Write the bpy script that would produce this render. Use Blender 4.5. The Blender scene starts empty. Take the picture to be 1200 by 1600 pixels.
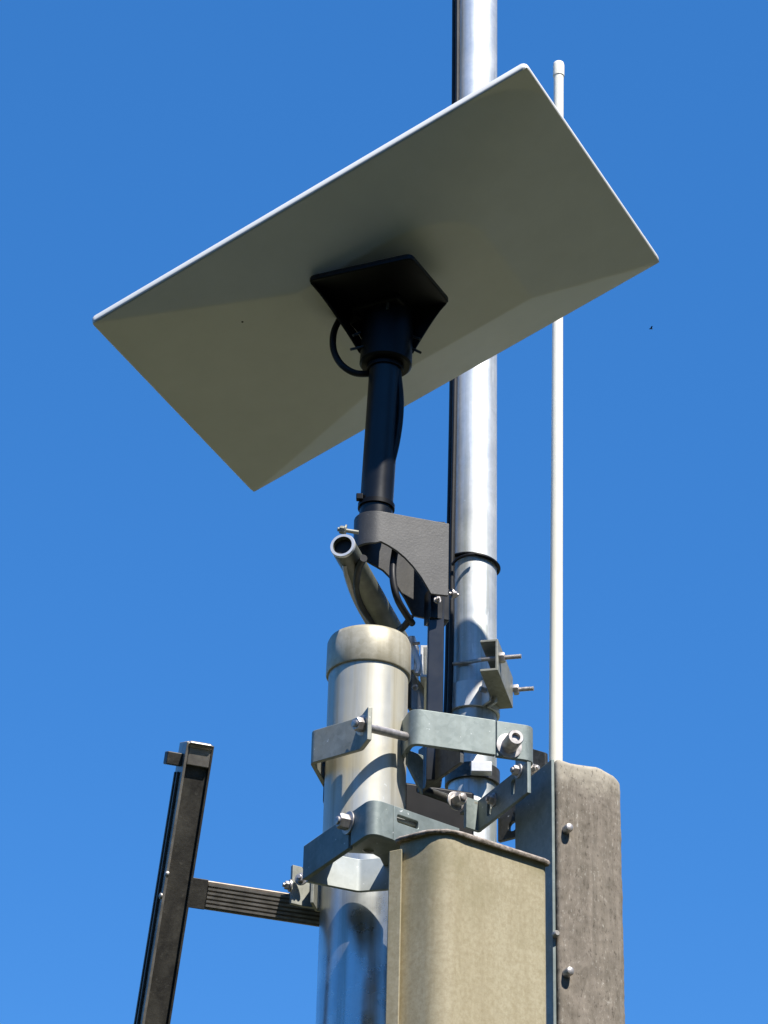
import bpy, math, random
import numpy as np
from mathutils import Vector, Matrix

random.seed(7)
scene = bpy.context.scene
COL = scene.collection

# ------------------------------------------------------------------ camera
F = 4444.4                                   # focal length in photo pixels (1200 x 1600)
CAM = np.array([0.0, 0.0, 1.6])
_d = np.array([195.0, -7800.0])
TH = math.atan(F / math.hypot(*_d)); ROLL = math.atan2(_d[0], -_d[1])
FW = np.array([0, math.cos(TH), math.sin(TH)])
_u = np.array([0, -math.sin(TH), math.cos(TH)]); _r = np.array([1.0, 0, 0])
RT = math.cos(ROLL) * _r + math.sin(ROLL) * _u
UP = -math.sin(ROLL) * _r + math.cos(ROLL) * _u
cam_data = bpy.data.cameras.new('camera')
cam = bpy.data.objects.new('camera', cam_data); COL.objects.link(cam)
cam.matrix_world = Matrix(((RT[0], UP[0], -FW[0], CAM[0]), (RT[1], UP[1], -FW[1], CAM[1]),
                           (RT[2], UP[2], -FW[2], CAM[2]), (0, 0, 0, 1)))
cam_data.sensor_fit = 'VERTICAL'; cam_data.sensor_height = 36.0; cam_data.lens = 36.0 * F / 1600.0
cam_data.clip_start = 0.05; cam_data.clip_end = 3000
scene.camera = cam

# ------------------------------------------------------------------ sky, sun, exposure
SUN_EL, SUN_AZ = math.radians(53), math.radians(33)       # azimuth: 0 = straight behind the camera, plus = from its right
SUN = np.array([math.cos(SUN_EL) * math.sin(SUN_AZ), -math.cos(SUN_EL) * math.cos(SUN_AZ), math.sin(SUN_EL)])
world = bpy.data.worlds.new('World'); scene.world = world; world.use_nodes = True
wt = world.node_tree; bg = wt.nodes['Background']
sky = wt.nodes.new('ShaderNodeTexSky'); sky.sky_type = 'NISHITA'; sky.sun_disc = False
sky.sun_elevation = SUN_EL; sky.sun_rotation = math.atan2(SUN[0], SUN[1])
sky.altitude = 1800; sky.air_density = 1.1; sky.dust_density = 0.02; sky.ozone_density = 3.5
hs = wt.nodes.new('ShaderNodeHueSaturation'); hs.inputs['Saturation'].default_value = 1.30
hs.inputs['Value'].default_value = 1.16; hs.inputs['Hue'].default_value = .503
wt.links.new(sky.outputs['Color'], hs.inputs['Color'])
mxs = wt.nodes.new('ShaderNodeMix'); mxs.data_type = 'RGBA'; mxs.inputs[0].default_value = .45      # clear, evenly blue air
wt.links.new(hs.outputs['Color'], mxs.inputs[6]); mxs.inputs[7].default_value = (.285, 1.24, 3.57, 1)
wt.links.new(mxs.outputs[2], bg.inputs['Color']); bg.inputs['Strength'].default_value = 0.117
sl = bpy.data.lights.new('sun', 'SUN'); sl.energy = 5.0; sl.angle = math.radians(0.53); sl.color = (1.0, 0.95, 0.87)
so = bpy.data.objects.new('sun', sl); COL.objects.link(so)
so.rotation_euler = Vector(SUN).to_track_quat('Z', 'Y').to_euler(); so.location = (-2, -6, 12)
scene.view_settings.view_transform = 'Standard'; scene.view_settings.look = 'None'
scene.view_settings.exposure = 0.70; scene.view_settings.gamma = 1.0
scene.view_settings.use_curve_mapping = False

# ------------------------------------------------------------------ surveying helpers (photo pixel -> metres)
def ray(px, py): return FW + RT * (px - 600) / F + UP * (800 - py) / F
def at(px, py, Y):
    r = ray(px, py); return CAM + r * (Y / r[1])
def at_z(px, py, z):
    r = ray(px, py); return CAM + r * ((z - CAM[2]) / r[2])
def on_plane(px, py, p0, n):
    r = ray(px, py); return CAM + r * (np.dot(np.asarray(p0) - CAM, n) / np.dot(r, n))
def unit(v): v = np.asarray(v, float); return v / np.linalg.norm(v)
def v3(x, y, z): return np.array([x, y, z], float)
ZA = v3(0, 0, 1)

# ------------------------------------------------------------------ materials
def new_mat(name):
    m = bpy.data.materials.new(name); m.use_nodes = True
    return m, m.node_tree, m.node_tree.nodes['Principled BSDF']
def nn(t, kind, **kw):
    n = t.nodes.new('ShaderNode' + kind)
    for k, v in kw.items(): setattr(n, k, v)
    return n
def coords(t, scale=(1, 1, 1)):
    tc = nn(t, 'TexCoord'); mp = nn(t, 'Mapping'); mp.inputs['Scale'].default_value = scale
    t.links.new(tc.outputs['Object'], mp.inputs['Vector']); return mp.outputs['Vector']
def noise(t, vec, scale, detail=5, rough=.6, dist=0):
    n = nn(t, 'TexNoise'); n.inputs['Scale'].default_value = scale; n.inputs['Detail'].default_value = detail
    n.inputs['Roughness'].default_value = rough; n.inputs['Distortion'].default_value = dist
    t.links.new(vec, n.inputs['Vector']); return n.outputs['Fac']
def ramp(t, fac, stops):
    r = nn(t, 'ValToRGB'); e = r.color_ramp.elements
    while len(e) < len(stops): e.new(0.5)
    for i, (p, c) in enumerate(stops):
        e[i].position = p; e[i].color = (c, c, c, 1) if isinstance(c, (int, float)) else (*c, 1)
    t.links.new(fac, r.inputs['Fac']); return r.outputs['Color']
def mix(t, fac, a, b, mode='MIX'):
    m = nn(t, 'Mix', data_type='RGBA', blend_type=mode)
    for s, v in ((0, fac), (6, a), (7, b)):
        if isinstance(v, (int, float)): m.inputs[s].default_value = v if s == 0 else (v, v, v, 1)
        elif isinstance(v, tuple): m.inputs[s].default_value = (*v, 1)
        else: t.links.new(v, m.inputs[s])
    return m.outputs[2]
def bump(t, b, h, strength, dist):
    n = nn(t, 'Bump'); n.inputs['Strength'].default_value = strength; n.inputs['Distance'].default_value = dist
    t.links.new(h, n.inputs['Height']); t.links.new(n.outputs['Normal'], b.inputs['Normal'])
def setv(t, b, key, v):
    if isinstance(v, (int, float)): b.inputs[key].default_value = v
    elif isinstance(v, tuple): b.inputs[key].default_value = (*v, 1)
    else: t.links.new(v, b.inputs[key])

def galv(name, lo, hi, metallic=.9, r0=.3, r1=.5, streak=.5, stain=(.25, .24, .19), spots=True, wear=0):
    m, t, b = new_mat(name)
    vec = coords(t)
    n1 = noise(t, vec, 45, 6, .65, .4)
    vo = nn(t, 'TexVoronoi'); vo.inputs['Scale'].default_value = 240; t.links.new(vec, vo.inputs['Vector'])
    sp = mix(t, .22, n1, vo.outputs['Color'])
    bw = nn(t, 'RGBToBW'); t.links.new(sp, bw.inputs[0])
    c = mix(t, ramp(t, bw.outputs[0], [(.3, 0.0), (.72, 1.0)]), lo, hi)
    st = noise(t, coords(t, (60, 60, 2.2)), 1.0, 5, .6)
    c = mix(t, ramp(t, st, [(.46, 0.0), (.7, streak)]), c, stain)
    if spots:
        s = noise(t, vec, 230, 2, .5)
        c = mix(t, ramp(t, s, [(.72, 0.0), (.76, .75)]), c, (.8, .82, .82))
    if wear:
        dr = noise(t, coords(t, (150, 150, 22)), 1.0, 3, .5)
        c = mix(t, ramp(t, dr, [(.68, 0.0), (.71, .85)]), c, (.85, .86, .84))
        c = mix(t, ramp(t, noise(t, coords(t, (210, 210, 5)), 1.0, 4, .6), [(.56, 0.0), (.68, .45)]), c, (.30, .31, .25))
    setv(t, b, 'Base Color', c); b.inputs['Metallic'].default_value = metallic
    setv(t, b, 'Roughness', ramp(t, noise(t, vec, 30, 5), [(.3, r0), (.7, r1)]))
    bump(t, b, n1, .12, .0006)
    return m
M = {}
M['mast_zinc'] = galv('mast_zinc', (.62, .65, .66), (.76, .78, .79), .72, .44, .6, .8, (.34, .355, .27), wear=1)
M['clamp_zinc'] = galv('clamp_zinc', (.16, .195, .187), (.26, .30, .287), .3, .42, .6, .3, (.15, .17, .15))
M['bright_zinc'] = galv('bright_zinc', (.66, .66, .65), (.8, .8, .79), .4, .3, .45, .15, (.4, .4, .37))
M['pale_zinc'] = galv('pale_zinc', (.42, .45, .43), (.52, .55, .53), .3, .4, .55, .2, (.35, .36, .32))
M['dull_zinc'] = galv('dull_zinc', (.22, .225, .19), (.36, .36, .31), .4, .4, .6, .4, (.2, .19, .14))
M['dark_zinc'] = galv('dark_zinc', (.06, .06, .055), (.14, .14, .13), .6, .35, .5, .4, (.05, .04, .03))
M['cap_zinc'] = galv('cap_zinc', (.40, .36, .26), (.56, .52, .41), .25, .35, .5, .75, (.26, .22, .135), False)

def post_material():
    m, t, b = new_mat('post_zinc')
    vec = coords(t); n1 = noise(t, vec, 30, 6, .6, .3)
    c = mix(t, ramp(t, n1, [(.3, 0.0), (.7, 1.0)]), (.46, .49, .51), (.70, .73, .74))
    tc = nn(t, 'TexCoord'); sx = nn(t, 'SeparateXYZ'); t.links.new(tc.outputs['Object'], sx.inputs[0])
    # grime washed down from the cap: strong at the top 20 cm, ragged lower edge
    mr = nn(t, 'MapRange'); mr.inputs[1].default_value = -0.30; mr.inputs[2].default_value = -0.13
    t.links.new(sx.outputs['Z'], mr.inputs[0])
    st = noise(t, coords(t, (45, 45, 2.5)), 1.0, 5, .6)
    mm = nn(t, 'Math', operation='MULTIPLY'); t.links.new(mr.outputs[0], mm.inputs[0])
    t.links.new(ramp(t, st, [(.3, .45), (.62, 1.0)]), mm.inputs[1])
    c = mix(t, mm.outputs[0], c, (.50, .46, .345))
    c = mix(t, ramp(t, noise(t, coords(t, (90, 90, 3)), 1.0, 4), [(.55, 0.0), (.72, .45)]), c, (.2, .17, .11))
    c = mix(t, ramp(t, noise(t, vec, 160, 2), [(.74, 0.0), (.78, .6)]), c, (.75, .76, .75))
    setv(t, b, 'Base Color', c)
    setv(t, b, 'Metallic', ramp(t, mm.outputs[0], [(0, .96), (1, .12)]))
    rg = mix(t, mm.outputs[0], ramp(t, n1, [(.3, .20), (.7, .34)]), (.5, .5, .5)); rb = nn(t, 'RGBToBW'); t.links.new(rg, rb.inputs[0])
    setv(t, b, 'Roughness', rb.outputs[0])
    bump(t, b, n1, .1, .0006); return m
M['post_zinc'] = post_material()

def plain(name, col, rough=.5, metallic=0.0, var=.15, scale=60, spec=None, bstr=.05, coat=0):
    m, t, b = new_mat(name); vec = coords(t); n1 = noise(t, vec, scale, 5)
    lo = tuple(x * (1 - var) for x in col); hi = tuple(min(1, x * (1 + var)) for x in col)
    setv(t, b, 'Base Color', mix(t, ramp(t, n1, [(.3, 0.0), (.7, 1.0)]), lo, hi))
    setv(t, b, 'Roughness', ramp(t, noise(t, vec, scale * .6, 4), [(.3, rough * .85), (.7, min(1, rough * 1.15))]))
    b.inputs['Metallic'].default_value = metallic
    if spec is not None: b.inputs['Specular IOR Level'].default_value = spec
    b.inputs['Coat Weight'].default_value = coat
    if bstr: bump(t, b, n1, bstr, .0008)
    return m
M['white_plastic'] = plain('white_plastic', (.74, .74, .72), .42, 0, .03, 25)
M['white_fibreglass'] = plain('white_fibreglass', (.83, .80, .69), .35, 0, .03, 25)
M['black_plastic'] = plain('black_plastic', (.005, .005, .006), .42, 0, .2, 40, .2)
M['black_paint'] = plain('black_paint', (.006, .007, .009), .33, 0, .2, 50, .4)
M['tube_paint'] = plain('tube_paint', (.010, .013, .02), .3, 0, .2, 50, .6)
M['cable_rubber'] = plain('cable_rubber', (.011, .011, .012), .5, 0, .3, 120, .3)
M['grey_cable'] = plain('grey_cable', (.30, .29, .28), .4, 0, .1, 120)
M['bolt_steel'] = plain('bolt_steel', (.46, .43, .41), .42, .65, .25, 200)
M['olive_steel'] = plain('olive_steel', (.11, .115, .09), .5, .15, .3, 60)
M['hole_dark'] = plain('hole_dark', (.02, .02, .02), .7, 0, .2, 60)

def powder():
    m, t, b = new_mat('powder_coat'); vec = coords(t)
    n1 = noise(t, vec, 420, 3, .7); n2 = noise(t, vec, 35, 5)
    c = mix(t, ramp(t, n2, [(.3, 0.0), (.7, 1.0)]), (.045, .045, .045), (.075, .074, .072))
    c = mix(t, ramp(t, n1, [(.62, 0.0), (.72, .5)]), c, (.17, .165, .16))
    c = mix(t, ramp(t, noise(t, vec, 90, 2), [(.76, 0.0), (.79, .6)]), c, (.3, .3, .3))
    setv(t, b, 'Base Color', c); b.inputs['Roughness'].default_value = .46
    bump(t, b, n1, .22, .0006); return m
M['powder_coat'] = powder()

def beige():
    m, t, b = new_mat('weathered_beige_paint'); vec = coords(t)
    st = noise(t, coords(t, (38, 38, 2.0)), 1.0, 6, .65); fine = noise(t, vec, 240, 5, .8); mid = noise(t, vec, 22, 6, .65)
    c = mix(t, ramp(t, st, [(.3, 0.0), (.7, 1.0)]), (.365, .315, .205), (.42, .375, .26))
    c = mix(t, ramp(t, fine, [(.40, 0.0), (.64, .6)]), c, (.25, .205, .115))
    c = mix(t, ramp(t, noise(t, coords(t, (150, 150, 14)), 1.0, 4, .7), [(.50, 0.0), (.70, .35)]), c, (.25, .205, .12))
    c = mix(t, ramp(t, mid, [(.55, 0.0), (.75, .38)]), c, (.26, .23, .13))
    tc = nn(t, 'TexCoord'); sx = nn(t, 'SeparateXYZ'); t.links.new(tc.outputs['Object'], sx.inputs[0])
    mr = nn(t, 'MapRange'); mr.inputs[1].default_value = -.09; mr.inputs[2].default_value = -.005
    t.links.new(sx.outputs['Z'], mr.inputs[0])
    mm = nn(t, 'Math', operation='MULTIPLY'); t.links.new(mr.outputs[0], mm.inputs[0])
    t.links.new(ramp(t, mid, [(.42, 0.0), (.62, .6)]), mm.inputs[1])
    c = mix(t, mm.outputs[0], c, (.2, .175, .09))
    setv(t, b, 'Base Color', c); b.inputs['Roughness'].default_value = .58; b.inputs['Specular IOR Level'].default_value = .35
    bump(t, b, fine, .25, .0006); return m
M['beige'] = beige()

def lichen():
    m, t, b = new_mat('lichen_concrete'); vec = coords(t, (1, 1, .45))
    a = noise(t, vec, 55, 8, .75, .6); f = noise(t, vec, 430, 4, .7); big = noise(t, vec, 14, 6, .6)
    st = noise(t, coords(t, (60, 60, 4)), 1.0, 5, .6)
    c = mix(t, ramp(t, a, [(.36, 0.0), (.62, 1.0)]), (.105, .088, .066), (.25, .215, .175))
    c = mix(t, ramp(t, st, [(.40, 0.0), (.66, .8)]), c, (.24, .205, .165))
    c = mix(t, ramp(t, big, [(.5, 0.0), (.7, .5)]), c, (.12, .105, .072))
    st2 = noise(t, coords(t, (110, 110, 7)), 1.0, 5, .7)
    c = mix(t, ramp(t, st2, [(.50, 0.0), (.70, .55)]), c, (.11, .095, .072))
    sm = nn(t, 'Math', operation='MULTIPLY'); t.links.new(ramp(t, f, [(.58, 0.0), (.66, .8)]), sm.inputs[0]); t.links.new(ramp(t, noise(t, coords(t, (30, 30, 12)), 1.0, 4, .6), [(.42, .25), (.58, 1.0)]), sm.inputs[1])
    c = mix(t, sm.outputs[0], c, (.43, .40, .35))
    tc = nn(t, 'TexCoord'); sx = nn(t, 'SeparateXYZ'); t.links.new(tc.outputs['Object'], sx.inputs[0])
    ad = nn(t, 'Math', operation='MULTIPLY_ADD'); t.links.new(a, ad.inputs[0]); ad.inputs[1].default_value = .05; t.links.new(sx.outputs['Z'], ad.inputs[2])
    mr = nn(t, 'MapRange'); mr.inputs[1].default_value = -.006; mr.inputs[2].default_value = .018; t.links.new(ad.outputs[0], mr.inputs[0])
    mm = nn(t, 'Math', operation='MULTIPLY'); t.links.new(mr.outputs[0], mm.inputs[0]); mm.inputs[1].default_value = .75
    c = mix(t, mm.outputs[0], c, (.44, .40, .32))  # paler top band: the sunlit top edge painted into the colour
    c = mix(t, ramp(t, f, [(.34, .6), (.42, 0.0)]), c, (.035, .028, .02))
    setv(t, b, 'Base Color', c); b.inputs['Roughness'].default_value = .9
    h = mix(t, .5, a, f); bw = nn(t, 'RGBToBW'); t.links.new(h, bw.inputs[0])
    bump(t, b, bw.outputs[0], .3, .0007); return m
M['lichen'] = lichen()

def rust_lip():
    m, t, b = new_mat('flaking_rim'); vec = coords(t)
    a = noise(t, vec, 140, 6, .75)
    c = mix(t, ramp(t, a, [(.38, 0.0), (.62, 1.0)]), (.12, .098, .075), (.42, .36, .31))
    setv(t, b, 'Base Color', c); b.inputs['Roughness'].default_value = .8
    bump(t, b, a, .6, .002); return m
M['flaking_rim'] = rust_lip()

def ladder_mat():
    m, t, b = new_mat('grimy_aluminium'); vec = coords(t)
    a = noise(t, vec, 38, 7, .7, .5); f = noise(t, vec, 150, 5, .7)
    c = mix(t, ramp(t, a, [(.34, 0.0), (.7, 1.0)]), (.028, .025, .021), (.10, .092, .075))
    c = mix(t, ramp(t, f, [(.6, 0.0), (.72, .5)]), c, (.16, .15, .125))
    setv(t, b, 'Base Color', c); b.inputs['Metallic'].default_value = .25; b.inputs['Roughness'].default_value = .55
    bump(t, b, f, .3, .001); return m
M['grimy'] = ladder_mat()
M['worn_aluminium'] = plain('worn_aluminium', (.36, .33, .29), .42, .6, .3, 90)
M['brown_rung'] = plain('brown_rung', (.26, .22, .18), .45, .4, .35, 70)

def grass_mat():
    m, t, b = new_mat('grass_ground'); vec = coords(t)
    a = noise(t, vec, .35, 8, .6); f = noise(t, vec, 9, 6, .7)
    c = mix(t, ramp(t, a, [(.35, 0.0), (.65, 1.0)]), (.018, .024, .008), (.030, .031, .014))
    c = mix(t, ramp(t, f, [(.45, 0.0), (.7, .5)]), c, (.012, .017, .006))
    setv(t, b, 'Base Color', c); b.inputs['Roughness'].default_value = .95; b.inputs['Specular IOR Level'].default_value = .1
    bump(t, b, f, .6, .03); return m
M['grass'] = grass_mat()
M['bounce_tint'] = plain('bounce_slab_tint', (.115, .113, .066), .95, 0, .25, 14, .1, .3)  # colour of the added ground slab that bounces light upward
M['leaves'] = plain('leaves', (.045, .062, .022), .6, 0, .4, 2.0, .3, 0)

# ------------------------------------------------------------------ mesh helpers
class MB:
    def __init__(s): s.v = []; s.f = []
    def add(s, vs, fs):
        o = len(s.v); s.v += [np.asarray(p, float) for p in vs]; s.f += [[i + o for i in f] for f in fs]; return s
    def box(s, c, ax, ay, az, dx, dy, dz):
        c = np.asarray(c, float); ax, ay, az = unit(ax) * dx / 2, unit(ay) * dy / 2, unit(az) * dz / 2
        vs = [c + i * ax + j * ay + k * az for i in (-1, 1) for j in (-1, 1) for k in (-1, 1)]
        return s.add(vs, [[0, 1, 3, 2], [4, 6, 7, 5], [0, 4, 5, 1], [2, 3, 7, 6], [0, 2, 6, 4], [1, 5, 7, 3]])
    def lathe(s, p0, axis, prof, n=32, closed=False):
        """prof: (distance along axis, radius) list; capped at both ends unless closed (a ring profile)"""
        a = unit(axis); e = unit(np.cross(a, v3(.31, .77, .55) if abs(a[2]) > .5 else ZA)); g = np.cross(a, e)
        p0 = np.asarray(p0, float); vs = []; k = len(prof)
        for (h, r) in prof:
            for i in range(n):
                w = 2 * math.pi * i / n; vs.append(p0 + a * h + (e * math.cos(w) + g * math.sin(w)) * r)
        fs = []
        for j in range(k if closed else k - 1):
            j2 = (j + 1) % k
            for i in range(n):
                i2 = (i + 1) % n; fs.append([j * n + i, j * n + i2, j2 * n + i2, j2 * n + i])
        if not closed: fs.append(list(range(n))[::-1]); fs.append([(k - 1) * n + i for i in range(n)])
        return s.add(vs, fs)
    def cyl(s, p0, p1, r, n=24, r1=None, ch=0.0):
        p0 = np.asarray(p0, float); p1 = np.asarray(p1, float); L = np.linalg.norm(p1 - p0); r1 = r if r1 is None else r1
        prof = [(0, r), (L, r1)] if not ch else [(0, r - ch), (ch, r), (L - ch, r1), (L, r1 - ch)]
        return s.lathe(p0, p1 - p0, prof, n)
    def hexa(s, p0, axis, h, r):
        return s.lathe(p0, axis, [(0, r), (h * .8, r), (h, r * .86)], 6)
    def path(s, pts, r, n=10, sub=8, squash=None):
        P = [np.asarray(p, float) for p in pts]; Q = []
        ext = [2 * P[0] - P[1]] + P + [2 * P[-1] - P[-2]]
        for i in range(1, len(ext) - 2):
            a, b, c, d = ext[i - 1:i + 3]
            for k in range(sub):
                u = k / sub
                Q.append(.5 * ((2 * b) + (c - a) * u + (2 * a - 5 * b + 4 * c - d) * u * u + (3 * b - a - 3 * c + d) * u ** 3))
        Q.append(P[-1]); T = [unit(Q[min(i + 1, len(Q) - 1)] - Q[max(i - 1, 0)]) for i in range(len(Q))]
        e = unit(np.cross(T[0], v3(.3, .5, .8))); vs = []
        for q, tt in zip(Q, T):
            e = unit(e - tt * np.dot(e, tt)); g = np.cross(tt, e)
            for i in range(n):
                w = 2 * math.pi * i / n; vs.append(q + (e * math.cos(w) + g * math.sin(w)) * r)
        fs = [[j * n + i, j * n + (i + 1) % n, (j + 1) * n + (i + 1) % n, (j + 1) * n + i] for j in range(len(Q) - 1) for i in range(n)]
        fs += [list(range(n))[::-1], [(len(Q) - 1) * n + i for i in range(n)]]
        return s.add(vs, fs)
    def ribbon(s, plan, zt, zb, th, closed=False):
        """upright sheet of thickness th that follows a plan polyline; zt, zb: heights (number or list)"""
        P = [np.asarray(p[:2], float) for p in plan]; n = len(P)
        zt = [zt] * n if isinstance(zt, (int, float)) else zt; zb = [zb] * n if isinstance(zb, (int, float)) else zb
        vs = []
        for i in range(n):
            if closed: a, c = P[i - 1], P[(i + 1) % n]
            else: a, c = P[max(i - 1, 0)], P[min(i + 1, n - 1)]
            d1 = unit(P[i] - a) if np.linalg.norm(P[i] - a) > 1e-9 else unit(c - P[i])
            d2 = unit(c - P[i]) if np.linalg.norm(c - P[i]) > 1e-9 else d1
            n1 = np.array([-d1[1], d1[0]]); n2 = np.array([-d2[1], d2[0]]); m = unit(n1 + n2); m = m / max(.35, np.dot(m, n1))
            for sg in (-.5, .5):
                q = P[i] + m * th * sg; vs += [v3(q[0], q[1], zb[i]), v3(q[0], q[1], zt[i])]
        fs = []; rng = range(n if closed else n - 1)
        for i in rng:
            a = i * 4; b = ((i + 1) % n) * 4
            fs += [[a, b, b + 1, a + 1], [a + 2, a + 3, b + 3, b + 2], [a + 1, b + 1, b + 3, a + 3], [a, a + 2, b + 2, b]]
        if not closed: fs += [[0, 1, 3, 2], [(n - 1) * 4, (n - 1) * 4 + 2, (n - 1) * 4 + 3, (n - 1) * 4 + 1]]
        return s.add(vs, fs)
    def build(s, name, mat, parent=None, bevel=0, smooth=35, seg=2):
        base = np.array(parent['_base']) if parent is not None and '_base' in parent else np.zeros(3)
        me = bpy.data.meshes.new(name); me.from_pydata([tuple(p - base) for p in s.v], [], s.f); me.validate(); me.update()
        import bmesh
        bm = bmesh.new(); bm.from_mesh(me); bmesh.ops.recalc_face_normals(bm, faces=bm.faces); bm.to_mesh(me); bm.free()
        me.materials.append(mat)
        for p in me.polygons: p.use_smooth = True
        me.set_sharp_from_angle(angle=math.radians(smooth))
        o = bpy.data.objects.new(name, me); COL.objects.link(o)
        if parent is not None: o.parent = parent; o['_base'] = parent['_base'] if '_base' in parent else [0., 0., 0.]
        if bevel:
            b = o.modifiers.new('bevel', 'BEVEL'); b.width = bevel; b.segments = seg; b.limit_method = 'ANGLE'
            b.angle_limit = math.radians(40); b.harden_normals = True
        return o
def fillet(plan, r, n=5):
    P = [np.asarray(p[:2], float) for p in plan]; out = [P[0]]
    for a, b, c in zip(P, P[1:], P[2:]):
        d1, d2 = unit(a - b), unit(c - b); ang = math.acos(max(-1, min(1, np.dot(d1, d2)))); L = min(r / math.tan(ang / 2), .45 * np.linalg.norm(a - b), .45 * np.linalg.norm(c - b))
        p, q = b + d1 * L, b + d2 * L
        for i in range(n + 1):
            u = i / n; out.append((1 - u) ** 2 * p + 2 * u * (1 - u) * b + u * u * q)
    out.append(P[-1]); return out
def plate(name, outer, holes, origin, ex, ey, th, mat, parent, bevel=.0006):
    """flat sheet with real holes: 2-D outlines (metres) placed with axes ex, ey; thickness th about the plane"""
    cu = bpy.data.curves.new(name, 'CURVE'); cu.dimensions = '2D'; cu.fill_mode = 'BOTH'
    cu.extrude = th / 2 - bevel; cu.bevel_depth = bevel; cu.offset = -bevel; cu.bevel_resolution = 1
    for loop in [outer] + holes:
        sp = cu.splines.new('POLY'); sp.points.add(len(loop) - 1); sp.use_cyclic_u = True
        for i, p in enumerate(loop): sp.points[i].co = (p[0], p[1], 0, 1)
    tmp = bpy.data.objects.new('tmp', cu); COL.objects.link(tmp)
    dg = bpy.context.evaluated_depsgraph_get(); me = bpy.data.meshes.new_from_object(tmp.evaluated_get(dg))
    bpy.data.objects.remove(tmp); bpy.data.curves.remove(cu)
    ex, ey = unit(ex), unit(ey); ez = np.cross(ex, ey); base = np.array(parent['_base']); o_ = np.asarray(origin, float) - base
    me.transform(Matrix(((ex[0], ey[0], ez[0], o_[0]), (ex[1], ey[1], ez[1], o_[1]), (ex[2], ey[2], ez[2], o_[2]), (0, 0, 0, 1))))
    me.materials.clear(); me.materials.append(mat); me.name = name
    for p in me.polygons: p.use_smooth = True
    me.set_sharp_from_angle(angle=math.radians(35))
    o = bpy.data.objects.new(name, me); COL.objects.link(o); o.parent = parent; o['_base'] = parent['_base']; return o
def rrect(x0, y0, x1, y1, r, n=4):
    pts = []
    for cx, cy, a0 in ((x1 - r, y1 - r, 0), (x0 + r, y1 - r, 90), (x0 + r, y0 + r, 180), (x1 - r, y0 + r, 270)):
        for i in range(n + 1):
            w = math.radians(a0 + 90 * i / n); pts.append((cx + r * math.cos(w), cy + r * math.sin(w)))
    return pts
def disc(cx, cy, r, n=14): return [(cx + r * math.cos(2 * math.pi * i / n), cy + r * math.sin(2 * math.pi * i / n)) for i in range(n)]

def thing(name, label, cat, base, group=None):
    o = bpy.data.objects.new(name, None); COL.objects.link(o); o.empty_display_size = .05
    o.location = tuple(base); o['_base'] = [float(x) for x in base]
    o['label'] = label; o['category'] = cat
    if group: o['group'] = group
    return o
def tag(o, label, cat, group=None):
    o['label'] = label; o['category'] = cat
    if group: o['group'] = group
    return o
def bolt(parent, p, axis, r=.006, h=.006, washer=True, name='bolt', tail=0, mat=None):
    """hex head with washer seated on the face at p, axis pointing out of the face"""
    a = unit(axis); p = np.asarray(p, float); m = MB()
    if washer: m.lathe(p, a, [(0, r * 1.45), (.0014, r * 1.45), (.0017, r * 1.3)], 20)
    m.hexa(p + a * .0016, a, h, r)
    m.lathe(p + a * (h + .0014), a, [(0, r * .52), (.0018, r * .52), (.0022, r * .4)], 14)
    if tail: m.cyl(p - a * tail, p + a * .001, r * .5, 12)
    return m.build(name, mat or M['bolt_steel'], parent)

# ================================================================== ground
g = MB(); R_ = 900.0; N_ = 30
g.add([v3(-R_ + 2 * R_ * i / N_, -R_ + 2 * R_ * j / N_, 0) for j in range(N_ + 1) for i in range(N_ + 1)],
      [[j * (N_ + 1) + i, j * (N_ + 1) + i + 1, (j + 1) * (N_ + 1) + i + 1, (j + 1) * (N_ + 1) + i] for j in range(N_) for i in range(N_)])
go = g.build('ground', M['grass']); go['kind'] = 'structure'

# woodland behind the photographer's right shoulder (it mirrors in the zinc pipes)
def woodland():
    rs = np.random.RandomState(11); V_, F_ = [], []
    m = MB()
    for k in range(15):
        az = math.radians((38 + 14 * k if k < 8 else -62 + 14 * (k - 8)) + rs.uniform(-3, 3)); dist = rs.uniform(11, 15); h = (11.5 if k < 8 else 6.2) * rs.uniform(.9, 1.08)  # the lower second row is unseen, added to block low sky
        x, y = dist * math.sin(az), 2.6 - dist * math.cos(az)
        m.cyl(v3(x, y, 0), v3(x + .2, y, h * .7), .24, 9, .09)
        for c in range(16):
            cc = v3(x + rs.normal(0, 1.3), y + rs.normal(0, 1.3), h * rs.uniform(.28, .88)); r = rs.uniform(.8, 1.5)
            P = rs.normal(0, 1, (260, 3)); P = P / np.linalg.norm(P, axis=1)[:, None] * (rs.uniform(.4, 1, (260, 1)) ** .5) * r + cc
            for p in P:
                a = unit(rs.normal(0, 1, 3)); b = unit(np.cross(a, rs.normal(0, 1, 3))); q = rs.uniform(.10, .2)
                o = len(V_); V_ += [p - a * q, p - b * q * .5, p + a * q, p + b * q * .5]; F_.append([o, o + 1, o + 2, o + 3])
    m.add(V_, F_)
    o = m.build('woodland', M['leaves']); o['kind'] = 'stuff'; o['label'] = 'dark green trees standing as one mass behind the photographer, the low row added to block low sky'
woodland()
yd = MB(); yd.box(v3(20, 13.5, .003), v3(1, 0, 0), v3(0, 1, 0), ZA, 44, 21, .012)  # unseen ground slab added to bounce light onto the dish back
yo = yd.build('bounce_slab', M['bounce_tint']); yo['kind'] = 'structure'
# frames in plan: E1/N1 = mast bracket frame, E2/N2 = beige housing frame
E1, N1 = unit(v3(.955, .29, 0)), unit(v3(-.29, .955, 0))
E2, N2 = unit(v3(.82, .57, 0)), unit(v3(-.57, .82, 0))

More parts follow.
